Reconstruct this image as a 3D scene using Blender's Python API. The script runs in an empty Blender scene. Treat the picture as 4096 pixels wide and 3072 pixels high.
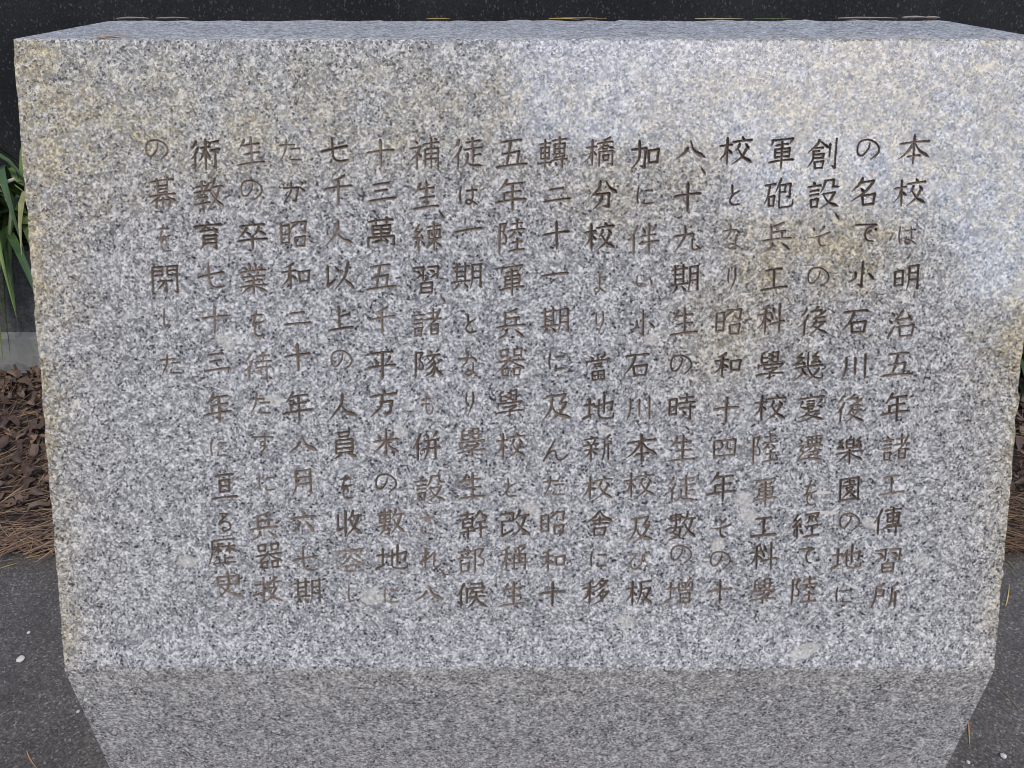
import bpy, bmesh, math, random
import numpy as np
from mathutils import Vector, Matrix, noise as mnoise

random.seed(7)
RNG = np.random.default_rng(11)
C = bpy.context.scene.collection
SC = bpy.context.scene
R = math.radians

# ------------------------------------------------------------------ camera, sky, sun, exposure
CAM_H = 1.05
cam = bpy.data.cameras.new("camera")
cam.sensor_width = 36.0
cam.lens = 36.0 * 2963.0 / 4096.0
cam.clip_start = 0.02
cam.clip_end = 600.0
camo = bpy.data.objects.new("camera", cam)
camo.location = (0, 0, CAM_H)
camo.rotation_euler = (R(90 - 30.7), 0, 0)
C.objects.link(camo)
SC.camera = camo
SC.cycles.filter_width = 1.0
SC.render.resolution_x, SC.render.resolution_y = 1024, 768

SUN_EL, SUN_ROT = R(52), R(152)
world = bpy.data.worlds.new("World")
SC.world = world
world.use_nodes = True
wn = world.node_tree.nodes
bg = wn["Background"]
sky = wn.new("ShaderNodeTexSky")
sky.sky_type = 'NISHITA'
sky.sun_disc = False
sky.sun_elevation = SUN_EL
sky.sun_rotation = SUN_ROT
sky.air_density = 1.0
sky.dust_density = 0.7
world.node_tree.links.new(sky.outputs[0], bg.inputs[0])
bg.inputs[1].default_value = 0.12
sun = bpy.data.lights.new("sun", 'SUN')
sun.energy = 0.9
sun.angle = R(11)
sun.color = (1.0, 0.89, 0.75)
suno = bpy.data.objects.new("sun", sun)
sd = Vector((math.sin(SUN_ROT) * math.cos(SUN_EL), math.cos(SUN_ROT) * math.cos(SUN_EL), math.sin(SUN_EL)))
suno.rotation_euler = (-sd).to_track_quat('-Z', 'Y').to_euler()
suno.location = (0, -3, 6)
C.objects.link(suno)
SC.view_settings.view_transform = 'Standard'
SC.view_settings.look = 'None'
SC.view_settings.exposure = 1.20
SC.view_settings.gamma = 1.0

# ------------------------------------------------------------------ helpers
def tag(o, label=None, cat=None, group=None, kind=None):
    if label: o["label"] = label
    if cat: o["category"] = cat
    if group: o["group"] = group
    if kind: o["kind"] = kind
    return o

def np_mesh(name, verts, faces, mats, mat_idx=None, smooth=False):
    """faces: (n,4) int array of quads or a list of polygons"""
    me = bpy.data.meshes.new(name)
    verts = np.asarray(verts, np.float32)
    if isinstance(faces, np.ndarray):
        n = len(faces)
        me.vertices.add(len(verts)); me.vertices.foreach_set("co", verts.ravel())
        k = faces.shape[1]
        me.loops.add(n * k); me.loops.foreach_set("vertex_index", faces.astype(np.int32).ravel())
        me.polygons.add(n)
        me.polygons.foreach_set("loop_start", np.arange(0, n * k, k, dtype=np.int32))
        me.polygons.foreach_set("loop_total", np.full(n, k, np.int32))
        me.update(calc_edges=True); me.validate()
    else:
        me.from_pydata(verts.tolist(), [], faces); me.update()
    for m in (mats if isinstance(mats, (list, tuple)) else [mats]):
        me.materials.append(m)
    if mat_idx is not None:
        me.polygons.foreach_set("material_index", np.asarray(mat_idx, np.int32))
    me.polygons.foreach_set("use_smooth", np.full(len(me.polygons), smooth, bool))
    return me

def link(name, me, parent=None, loc=(0, 0, 0)):
    o = bpy.data.objects.new(name, me)
    o.location = loc
    if parent is not None: o.parent = parent
    C.objects.link(o)
    return o

class MB:
    """collects polygons into one mesh"""
    def __init__(s): s.v, s.f, s.m = [], [], []
    def poly(s, pts, m=0):
        b = len(s.v); s.v += [tuple(p) for p in pts]; s.f.append(tuple(range(b, b + len(pts)))); s.m.append(m)
    def box(s, x0, x1, y0, y1, z0, z1, m=0):
        b = len(s.v)
        s.v += [(x, y, z) for z in (z0, z1) for y in (y0, y1) for x in (x0, x1)]
        for q in ((0, 2, 3, 1), (4, 5, 7, 6), (0, 1, 5, 4), (2, 6, 7, 3), (0, 4, 6, 2), (1, 3, 7, 5)):
            s.f.append(tuple(b + i for i in q)); s.m.append(m)
    def tube(s, pts, radii, n=5, m=0):
        pts = [Vector(p) for p in pts]; b = len(s.v)
        for i, p in enumerate(pts):
            t = (pts[min(i + 1, len(pts) - 1)] - pts[max(i - 1, 0)]).normalized()
            a = t.cross(Vector((0.13, 0.31, 0.94))).normalized(); c = t.cross(a)
            for k in range(n):
                w = 2 * math.pi * k / n
                s.v.append(tuple(p + (a * math.cos(w) + c * math.sin(w)) * radii[i]))
        for i in range(len(pts) - 1):
            for k in range(n):
                s.f.append((b + i * n + k, b + i * n + (k + 1) % n, b + (i + 1) * n + (k + 1) % n, b + (i + 1) * n + k)); s.m.append(m)
        s.f.append(tuple(b + k for k in reversed(range(n)))); s.m.append(m)
        e = b + (len(pts) - 1) * n
        s.f.append(tuple(e + k for k in range(n))); s.m.append(m)
    def blade(s, pts, widths, up=(0, 0, 1), fold=0.25, m=0, thick=0.0):
        """a folded leaf strip: three verts across"""
        pts = [Vector(p) for p in pts]; b = len(s.v)
        for i, p in enumerate(pts):
            t = (pts[min(i + 1, len(pts) - 1)] - pts[max(i - 1, 0)]).normalized()
            side = t.cross(Vector(up))
            side = side.normalized() if side.length > 1e-4 else Vector((1, 0, 0))
            nn = side.cross(t).normalized(); w = widths[i] / 2
            s.v += [tuple(p - side * w + nn * w * fold), tuple(p), tuple(p + side * w + nn * w * fold)]
        for i in range(len(pts) - 1):
            for k in (0, 1):
                s.f.append((b + i * 3 + k, b + i * 3 + k + 1, b + i * 3 + 4 + k, b + i * 3 + 3 + k)); s.m.append(m)
    def build(s, name, mats, parent=None, smooth=False, loc=(0, 0, 0)):
        me = np_mesh(name, np.array(s.v) - np.array(loc), s.f, mats, s.m, smooth)
        if parent is not None:
            o = link(name, me, parent)
            o.data.transform(Matrix.Translation(-Vector(parent.location) + Vector(loc)))
            return o
        return link(name, me, None, loc)

class NT:
    """small node-tree builder"""
    def __init__(s, name):
        s.mat = bpy.data.materials.new(name); s.mat.use_nodes = True
        s.t = s.mat.node_tree; s.n = s.t.nodes
        s.bsdf = s.n["Principled BSDF"]
        s.coord = s.n.new("ShaderNodeTexCoord").outputs["Object"]
    def L(s, a, b): s.t.links.new(a, b)
    def setin(s, node, key, val):
        if val is None: return
        if hasattr(val, "is_output"): s.L(val, node.inputs[key])
        else: node.inputs[key].default_value = val
    def noise(s, scale, vec=None, detail=2.0, rough=0.5, out="Fac"):
        n = s.n.new("ShaderNodeTexNoise"); s.L(vec or s.coord, n.inputs["Vector"])
        n.inputs["Scale"].default_value = scale; n.inputs["Detail"].default_value = detail; n.inputs["Roughness"].default_value = rough
        return n.outputs[out]
    def voro(s, scale, vec=None, out="Color", feature='F1', rnd=1.0):
        n = s.n.new("ShaderNodeTexVoronoi"); n.feature = feature; s.L(vec or s.coord, n.inputs["Vector"])
        n.inputs["Scale"].default_value = scale; n.inputs["Randomness"].default_value = rnd
        return n.outputs[out]
    def math(s, op, a, b=None, c=None, clamp=False):
        n = s.n.new("ShaderNodeMath"); n.operation = op; n.use_clamp = clamp
        s.setin(n, 0, a); s.setin(n, 1, b); s.setin(n, 2, c)
        return n.outputs[0]
    def vmath(s, op, a, b=None, scale=None):
        n = s.n.new("ShaderNodeVectorMath"); n.operation = op
        s.setin(n, 0, a); s.setin(n, 1, b)
        if scale is not None: s.setin(n, "Scale", scale)
        return n.outputs[0]
    def ramp(s, fac, stops, interp='LINEAR'):
        n = s.n.new("ShaderNodeValToRGB"); s.L(fac, n.inputs[0]); cr = n.color_ramp; cr.interpolation = interp
        while len(cr.elements) < len(stops): cr.elements.new(0.5)
        for e, (p, c) in zip(cr.elements, stops):
            e.position = p; e.color = (c, c, c, 1) if isinstance(c, (int, float)) else (*c, 1)
        return n.outputs[0]
    def mix(s, fac, a, b, mode='MIX'):
        n = s.n.new("ShaderNodeMix"); n.data_type = 'RGBA'; n.blend_type = mode
        s.setin(n, 0, fac)
        for k, v in ((6, a), (7, b)):
            if hasattr(v, "is_output"): s.L(v, n.inputs[k])
            else: n.inputs[k].default_value = (*v, 1)
        return n.outputs[2]
    def attr(s, name):
        n = s.n.new("ShaderNodeAttribute"); n.attribute_name = name
        return n.outputs["Fac"]
    def sepx(s, vec, i):
        n = s.n.new("ShaderNodeSeparateXYZ"); s.L(vec, n.inputs[0]); return n.outputs[i]
    def bump(s, h, strength, dist):
        n = s.n.new("ShaderNodeBump"); s.L(h, n.inputs["Height"]); n.inputs["Strength"].default_value = strength; n.inputs["Distance"].default_value = dist
        s.L(n.outputs[0], s.bsdf.inputs["Normal"])
    def done(s, color, rough=0.6, ior=None, spec=None):
        s.setin(s.bsdf, "Base Color", color if hasattr(color, "is_output") else (*color, 1))
        s.setin(s.bsdf, "Roughness", rough)
        if ior: s.bsdf.inputs["IOR"].default_value = ior
        if spec is not None: s.bsdf.inputs["Specular IOR Level"].default_value = spec
        return s.mat

# ------------------------------------------------------------------ materials
def granite_nodes(s):
    """grey biotite granite: interlocking light feldspar, grey quartz, black mica flecks"""
    wob = s.vmath('SUBTRACT', s.noise(620, detail=3, rough=0.6, out="Color"), (0.5, 0.5, 0.5))
    vec = s.vmath('ADD', s.coord, s.vmath('SCALE', wob, scale=0.0037))
    wob2 = s.vmath('SUBTRACT', s.noise(1200, detail=2, out="Color"), (0.5, 0.5, 0.5))
    vec2 = s.vmath('ADD', s.coord, s.vmath('SCALE', wob2, scale=0.0025))
    cell = s.sepx(s.voro(470, vec), 0)
    big = s.noise(130, detail=3, rough=0.6)
    k = s.math('ADD', s.math('MULTIPLY', cell, 0.70), s.math('MULTIPLY', s.math('SUBTRACT', big, 0.30), 0.80))
    col = s.ramp(k, [(0.0, (0.18, 0.178, 0.182)), (0.22, (0.27, 0.267, 0.270)), (0.42, (0.42, 0.416, 0.416)), (0.62, (0.57, 0.563, 0.555)), (0.80, (0.75, 0.735, 0.715)), (1.0, (0.90, 0.88, 0.85))])
    # mica flecks, gathered in loose clusters
    clus = s.noise(72, detail=4, rough=0.7)
    dark = s.math('LESS_THAN', s.sepx(s.voro(780, vec2), 1), s.math('MULTIPLY_ADD', clus, 1.15, -0.34))
    dark2 = s.math('LESS_THAN', s.sepx(s.voro(500, vec), 2), s.math('MULTIPLY_ADD', clus, 1.0, -0.32))
    black = s.math('LESS_THAN', s.sepx(s.voro(560, vec2), 0), s.math('MULTIPLY_ADD', clus, 0.50, -0.185))
    col = s.mix(s.math('MULTIPLY', dark2, 0.55), col, (0.17, 0.168, 0.178))
    col = s.mix(s.math('MULTIPLY', dark, 0.60), col, (0.095, 0.094, 0.104))
    col = s.mix(s.math('MULTIPLY', black, 0.88), col, (0.026, 0.026, 0.032))
    return col, cell, vec

def m_granite(name, rough, ior, spec=0.5):
    s = NT(name)
    col, cell, vec = granite_nodes(s)
    st = s.attr("stain")
    br = s.math('ADD', s.math('MULTIPLY', s.noise(24, detail=5, rough=0.65), 1.9), -0.36, clamp=True)
    grain = s.math('MULTIPLY_ADD', s.sepx(s.voro(260, vec), 0), 0.9, 0.45)
    f = s.math('MULTIPLY', s.math('MULTIPLY', st, br), grain, clamp=True)
    col = s.mix(f, col, s.mix(0.14, s.mix(1.0, col, (1.0, 0.87, 0.60), 'MULTIPLY'), (0.58, 0.49, 0.35)))
    pale = s.attr("pale")
    col = s.mix(s.math('MULTIPLY', pale, s.math('MULTIPLY', s.noise(140, detail=3), 1.0), clamp=True), col, (0.66, 0.62, 0.55))
    dk = s.attr("dark")
    col = s.mix(s.math('MULTIPLY', dk, 0.6), col, s.mix(1.0, col, (0.45, 0.43, 0.42), 'MULTIPLY'))
    s.bump(cell, 0.03, 0.0004)
    return s.done(col, rough, ior=ior, spec=spec)

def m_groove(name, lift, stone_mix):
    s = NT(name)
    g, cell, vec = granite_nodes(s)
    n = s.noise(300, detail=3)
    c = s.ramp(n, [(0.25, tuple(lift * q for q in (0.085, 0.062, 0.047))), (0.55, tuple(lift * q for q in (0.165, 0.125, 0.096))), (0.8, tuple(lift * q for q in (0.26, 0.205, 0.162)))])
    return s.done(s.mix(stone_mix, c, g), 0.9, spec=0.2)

def m_black():
    s = NT("black polished granite")
    w = s.vmath('MULTIPLY', s.coord, (1, 1, 0.6))
    w = s.vmath('ADD', w, s.vmath('SCALE', s.noise(160, out="Color"), scale=0.006))
    k = s.math('LESS_THAN', s.sepx(s.voro(330, w), 0), 0.085)
    amt = s.math('MULTIPLY', k, s.math('MULTIPLY', s.sepx(s.voro(330, w), 1), 0.75))
    base = s.ramp(s.noise(240, detail=4, rough=0.7), [(0.3, (0.010, 0.010, 0.011)), (0.7, (0.034, 0.034, 0.035))])
    base = s.mix(1.0, base, s.ramp(s.noise(3.0, detail=3), [(0.3, 0.7), (0.7, 1.5)]), 'MULTIPLY')
    return s.done(s.mix(amt, base, (0.13, 0.13, 0.135)), 0.4, spec=0.3)

def m_paving():
    s = NT("dark granular paving")
    fine = s.voro(380, s.vmath('ADD', s.coord, s.vmath('SCALE', s.noise(300, out="Color"), scale=0.003)), "Color")
    k = s.sepx(fine, 0)
    col = s.ramp(k, [(0.0, (0.052, 0.045, 0.039)), (0.35, (0.080, 0.070, 0.061)), (0.7, (0.110, 0.097, 0.085)), (0.93, (0.15, 0.134, 0.120)), (1.0, (0.26, 0.25, 0.235))])
    big = s.noise(9, detail=5, rough=0.65)
    col = s.mix(1.0, col, s.ramp(big, [(0.3, 0.72), (0.7, 1.15)]), 'MULTIPLY')
    s.bump(k, 0.35, 0.001)
    return s.done(col, 0.85)

def m_soil():
    s = NT("dark damp soil")
    col = s.ramp(s.noise(60, detail=6, rough=0.7), [(0.3, (0.016, 0.011, 0.008)), (0.6, (0.045, 0.030, 0.021)), (0.8, (0.075, 0.052, 0.036))])
    s.bump(s.noise(90, detail=5), 0.8, 0.01)
    return s.done(col, 0.95)

def m_concrete():
    s = NT("weathered concrete")
    n = s.noise(14, detail=7, rough=0.7)
    col = s.ramp(n, [(0.25, (0.075, 0.078, 0.070)), (0.5, (0.15, 0.152, 0.142)), (0.75, (0.26, 0.26, 0.245))])
    col = s.mix(1.0, col, s.ramp(s.noise(170, detail=3), [(0.3, 0.6), (0.6, 1.1)]), 'MULTIPLY')
    s.bump(s.noise(150, detail=4), 0.6, 0.003)
    return s.done(col, 0.9)

def m_noisy(name, a, b, scale=30, rough=0.7, c=None):
    s = NT(name)
    stops = [(0.3, a), (0.7, b)] if c is None else [(0.25, a), (0.5, b), (0.75, c)]
    return s.done(s.ramp(s.noise(scale, detail=3), stops), rough)

ROUGH_STONE, IOR_STONE = 0.10, 1.75
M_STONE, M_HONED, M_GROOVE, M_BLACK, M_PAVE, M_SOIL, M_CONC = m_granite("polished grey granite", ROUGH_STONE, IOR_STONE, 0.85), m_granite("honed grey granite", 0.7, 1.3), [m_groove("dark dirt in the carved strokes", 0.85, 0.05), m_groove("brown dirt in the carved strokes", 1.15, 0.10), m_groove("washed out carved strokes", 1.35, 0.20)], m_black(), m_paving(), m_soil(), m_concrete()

# ------------------------------------------------------------------ the writing: strokes of every character and where each is cut (tenths of a millimetre on the sloping face)
GLYPHS = {
# parts
'木L': "08328830 55055596 p~53324060,0878 d60458560",
'禾L': "p75052518 08359032 55145597 p~53354062,0880 d60488862",
'日': "15101590 151085108590 15508550 15888588",
'月': "p~22082260,0595 220885088592,7286 22348434 22588458",
'氵': "d35056018 d10324045 t15927055",
'口': "12151890 121588128085 18858285",
'言': "d40055515 05229520 20388036 20528050 口@18,62,84,99",
'者': "20208018 50035040 05429540 p~88086045,0575 日@32,55,84,99",
'亻': "p~80054035,0552 48354898",
'專': "10129010 50025062 22242256 222480247856 22408040 22568056 22688064 d76567668 05769574 686666985692 d28823592",
'彳': "p60051530 p~75285050,0565 48484898",
'土L': "10359033 52085280 t05908070",
'糸L': "480418285030 702010507050 d60387055 40504096 p22621085 d64628580",
'阝L': "12081298 12086808,4535 ~45357550,70684066",
'石L': "05158513 p~42153048,0278 口@28,48,84,92",
'車L': "10189016 20302066 203080308066 20488048 20668066 02829880 50045098",
'攵': "p~42043025,0840 28269224 p~76245065,0597 n~22425070,9895",
'反': "44169212 p~48165050,3594 54408838 p~88387270,4697 n~58527075,9896",
'斤': "p88055216 ~50165060,3598 52429838 76427698",
'人R': "p~50043025,0345 n~50046525,9745",
'寸車': "28247222 25362562 253678367862 25487648 25627862 05769574 50145098",
'艹': "10129010 32033222 68016822",
# characters
'一': "05539548", '二': "25287225 05789574", '三': "20187516 25456743 05829578",
'十': "05469544 50055098", '七': "05509040 ~40054265,5082,68889085",
'八': "p~40353055,0578 n~48086048,9580", '九': "p~40054040,0892 05387035 ~70356562,68889088 93887872",
'人': "p~48054245,0592 n~43426070,9890", '六': "d42055820 05359530 p~36503068,1288 d60508890",
'上': "45084588 47458540 05909588", '小': "500550903680 p~28402858,0872 d70458868",
'川': "p~18101850,0592 50155078 85078597", '工': "20187516 48184884 05889584",
'五': "18128010 47123486 205072466686 03909788", '千': "p70053018 05459540 50205098",
'年': "p38041535 32208518 32458042 30453070 05729568 55205598",
'生': "p30101040 25308028 28588056 05909588 52055290",
'平': "15128510 d25303448 p75256048 05589555 50125098",
'方': "d48055518 05269523 38487848,7282,6092,4686 p~46263865,0595",
'米': "d22183040 p75155840 08459542 500550953888 p~47453065,0585 n~52456568,9688",
'本': "08309528 50055095 p~48303058,0578 n~52306855,9778 32727070",
'交': "d48055518 05229520 p~36303042,1852 d64308048 p~72454875,0597 n~30485575,9896",
'校': "木L@0,3,44,97 交@38,2,100,98",
'は': "~18081250,1890 42308825 ~66087050,66725590,40805070,72789292",
'明': "日@2,18,42,78 月@48,5,98,96",
'治': "氵@0,5,34,95 480426388032 d66207842 口@32,52,94,99",
'諸': "言@0,3,44,97 者@40,0,100,96",
'傳': "亻@0,2,34,98 專@32,0,100,98",
'習': "061042104050 d12203028 p34341545 561092109050 d62208028 p84346545 p52484458 日@25,58,80,99",
'所': "p45051814 ~18141655,0390 183044304450 18504450 斤@48,2,100,98",
'の': "~56165045,28750870,04351808,5502,9025,9560,6592",
'名': "p~42053025,0842 30208018 p~80185050,0575 d36364850 口@36,55,90,98",
'で': "05189015 ~90155530,45605585,8090 d70385552 d86288840",
'て': "05189015 ~90155530,45605585,8090",
'石': "08129010 p~42123048,0580 口@28,45,92,98",
'後': "彳@0,2,38,98 p62033818 381872167030 p86184840 48438440 p~58485062,3874 48588856 p~82565880,3698 n~44647082,9997",
'樂': "p54024610 日@34,10,68,46 250812202622 262208382838 d24302842 870874208822 882270389038 d86309042 04589656 50465098 p~48583072,0888 n~52586872,9688",
'園': "10101096 101088108896 10908890 30227022 50155034 22367836 口@34,42,66,58 p~48603272,2082 p72606270 n52607886",
'地': "土L@0,5,40,98 364492308862,7860 66026672 ~50185075,62909290,9772",
'に': "~18081250,1690 50288826 ~48704888,9086",
'創': "p~38053020,0342 d42107032 24305230 205054505462 20404040 20625462 p~20402065,0588 口@22,70,60,98 74207460 940594968288",
'設': "言@0,3,44,97 p~56085030,4245 56088208,8030,9832 48528850 p~86506880,4098 n~52566880,9997",
'、': "d28206580", '・': "d30305860",
'そ': "d28083020 p72055030 p96300852 ~52485068,60907888",
'幾': "260512203020 302008403440 d28323644 760562208020 802060388438 d78308842 ~46034855,70889593,95769576 05559650 p~30583075,0595 d30644278 p~84606882,4698",
'變': "d48025212 08189816 p22261440 d14444054 38286228 38386238 口@38,44,62,58 p88267440 d72449054 p~45604072,1082 40688065 p~78654888,0598 n~34706285,9698",
'遷': "36089006 421842344234 421888188634 42348634 56085634 72087234 34449542 p~62364852,3062 n~66447255,9262 486278627874 48747874 ~48744888,68888880 d10102222 ~06382636,15542660,0885 n~04924085,9896",
'を': "22227818 ~52043540,28585045,60606070 ~88404555,35785095,8592",
'經': "糸L@0,2,44,98 48129610 p~62186230,5442 p~76187030,7842 p~92188430,9442 50569454 72567290 42929890",
'陸': "阝L@0,2,38,98 48138811 68026828 38329630 p~60365046,4052 d72368650 50688866 70567092 40929890",
'軍': "p15081025 121088107824 寸車@0,4,100,98",
'砲': "石L@0,4,44,98 p~56024625,3842 50228820,8662,7458 542272226844 52447244 ~52225288,60929490,9872",
'兵': "p70032512 30123058 32347832 66346658 04609658 p~36703285,0898 d64709298",
'科': "禾L@0,2,54,98 d56145832 d50355454 45709662 78057898",
'學': "p28062012 201020402040 20243824 20404040 640874087440 60247424 60407440 p58064220 d42105820 p58224236 d42265836 p10460862 104892488260 286272605274 509250923892 50725096 04809678",
'と': "30053545 ~82284048,20754092,8888",
'な': "08286824 p~42053540,1065 d68238036 ~66426472,62854095,30854876,8592",
'り': "~25102245,2858 p~72087545,4095",
'昭': "日@2,10,38,84 44109010,8642,7236 p~64103832,4248 口@48,54,92,96",
'和': "禾L@0,2,56,98 口@54,32,98,80",
'四': "08120890 081292128888 p~36144040,2458 ~60146046,64567854 10848884",
'期': "02185616 14041468 42044268 14344234 14504250 00685866 p20740592 d38745090 月@56,6,98,97",
'時': "日@2,14,36,82 44209018 66056636 38389636 42569654 804480966890 d54646478",
'徒': "彳@0,2,40,98 46189016 66046640 40409838 68426880 68609258 p~50524878,3492 n~46766490,9894",
'數': "12081226 120844084426 28033046 04175215 12264426 p~30402660,1072 02545452 p~46523882,0596 d20704692 攵@48,0,100,98",
'增': "土L@0,10,38,92 d50045814 p88047814 48204848 482094209448 71207148 48489448 d58266438 p84267638 日@48,54,94,98",
'加': "p~28062860,0392 04305030,4690,3284 口@54,30,98,85",
'伴': "亻@0,2,36,98 d46145432 p88107630 42428840 36649862 66056698",
'い': "~15201265,28823870 ~72307850,8268",
'及': "18147812,6242,8240 p~82406075,3097 p~36143058,0595 n~34445075,9896",
'び': "10224018 ~40181560,30926070,70228050,9262 d80088818 d92049814",
'板': "木L@0,3,46,97 反@12,0,100,98",
'橋': "木L@0,3,44,97 p84045612 42229420 p~66146030,4244 n~72227835,9842 口@56,30,78,44 48504898 485092509296,8290 口@58,60,82,84",
'分': "p~38083230,0852 n~58107030,9650 24486848,6690,4886 p~44484070,1595",
'よ': "50308428 ~50055060,48853092,20804075,65828595",
'當': "50035020 d25083518 p75066218 p12221038 122490248236 口@36,34,66,48 田@22,56,80,98",
'田': "15151590 151585158590 15508550 50155088 15888588",
'新': "d26043210 06165014 d16222234 p42203434 03385436 06565254 28402898 p26580880 d32584874 斤@50,2,100,98",
'舎': "人R@0,0,100,100 25387836 50265056 20528050 口@24,62,78,98",
'移': "禾L@0,2,50,98 p74045820,4830 701488146538 p~90126538,4250 d62206830 p~76466262,5072 725694547578 p~94546885,4298 d64647278",
'轉': "車L@0,3,46,98 專@42,0,100,98",
'ん': "~50052850,0595,28604855,52786292,80859768",
'だ': "05307026 p~36053050,0895 54449242 ~52725088,9690",
'た': "05307026 p~36053050,0895 54449242 ~52725088,9690",
'器': "口@10,2,44,32 口@56,2,90,32 04469644 p~48323055,0478 n~52467058,9874 口@18,66,46,98 口@56,66,84,98",
'改': "061444124440 10404440 104010884274 攵@42,0,100,98",
'稱': "禾L@0,2,46,98 p88034812 d52165828 d66146826 p88127824 52385296 523890389094,8290 52548854 44729870 70307072",
'幹': "06145012 28032826 122812581228 122844284458 12434443 12584458 02745472 28602898 p~74036020,5034 n~74038420,9832 58449042 50669864 74447498",
'部': "d24042812 05165014 d14222034 p40203232 02405438 口@8,54,48,94 64106498 64109210,7836 ~78369652,90707266",
'候': "亻@0,2,32,98 36253680 481088108626 44269626 p56324446 50429040 40609858 p~68426470,4097 n~70607878,9896",
'補': "衤@0,2,46,98 補r@42,0,100,100",
'衤': "d40045414 10287826 p~78264550,0566 48464898 d66446054 d80507060",
'補r': "05209518 50025098 d72047810 14361490 143688368894,7888 14528852 14688868",
'練': "糸L@0,2,46,98 練r@44,0,100,100",
'練r': "08189416 50025098 18301858 183084308458 d34364048 p66365848 18588458 p~48583075,0588 n~52586875,9690",
'隊': "阝L@0,2,38,98 隊r@34,0,100,100",
'隊r': "d28043612 p72025810 12228020 p~52224035,1548 ~44305045,50853892 p~48483060,0870 p~52643282,0592 p86386050 n~54426272,9892",
'も': "~45054560,52907890,90708858 20357033 15556553",
'併': "亻@0,2,36,98 d48085624 p86047222 42349232 36629860 p~56345270,4098 80348098",
'さ': "12289024 p42057252 ~26602088,7892",
'れ': "30053098 08304226,0878 ~12754845,66256660,64857892,9676",
'萬': "艹@0,0,100,100 22282256 222880287856 22427842 50285082 22567856 08660898 086692669296,8090 p30826680 d62727286",
'敷': "04165014 28022860 104410241050 102446244650 10374637 10504650 d42045010 02645462 p~26642082,0498 22784478,4096,3092 攵@46,0,100,98",
'以': "181518824262 d42205238 p~84087255,4294 d70629690",
'員': "口@26,3,74,26 22342282 223480348082 22507850 22667866 22828082 p38861499 d62869298",
'收': "141814743866 40054098 攵@44,2,100,98",
'容': "d48025212 p12141032 121690168230 p36282240 d62288042 p~50383058,0674 n~50387058,9674 口@28,68,74,98",
'し': "~38053255,42858580",
'が': "p~38063450,0892 10326430,5290,3884 d70288846 d74048214 d86009410",
'業': "38033824 58035824 d20082820 p78067018 06269424 d34304042 p66305842 12449042 24588056 06749472 50445098 p~46743080,0896 d54749494",
'卒': "d46025412 10189016 p~32242240,0854 d30384450 p~70246242,5252 d70369050 02689866 50545098",
'待': "彳@0,2,40,98 46169014 68026834 38369834 42569654 804680986892 d52626278",
'す': "05259522 ~58035850,50624055,46425850,56723598",
'技': "05306028 340534963088 t00685054 46249622 70037042 48447844 p~78445878,3898 n~52486675,9996",
'術': "彳@0,2,34,98 36306628 52045298 p~50343862,3070 d54386668 d58106820 72149412 68409838 844084967490",
'教': "08205018 28022838 02385836 p~52103045,0460 165644563266 306630982092 02785474 攵@46,0,100,98",
'育': "d46025210 05179415 p42182434 24347832 d64227840 月@20,46,84,98",
'亘': "20108508 日@26,22,76,74 04909888",
'る': "26127012 ~70123540,18625048,80558580,55954090,40805878",
'歷': "16109408 p~18101655,0298 24325632 38203858 p36342450 d40364850 p52203824 60329632 76207658 p74346250 d78369852 60626090 62748674 40704090 22929690",
'史': "16201650 162084208448 16488248 p~50045058,0698 n~26524872,9896",
'幕': "艹@0,0,100,100 日@28,24,72,52 06589456 p~42563066,0480 n~58566865,9680 28742896 287274727494,6690 50645099",
'閉': "10081096 100842084236 10224022 10364236 58085836 580890089096,8090 60228822 60368836 26567456 545454925488,4488 p~52563672,2682",
}
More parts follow.
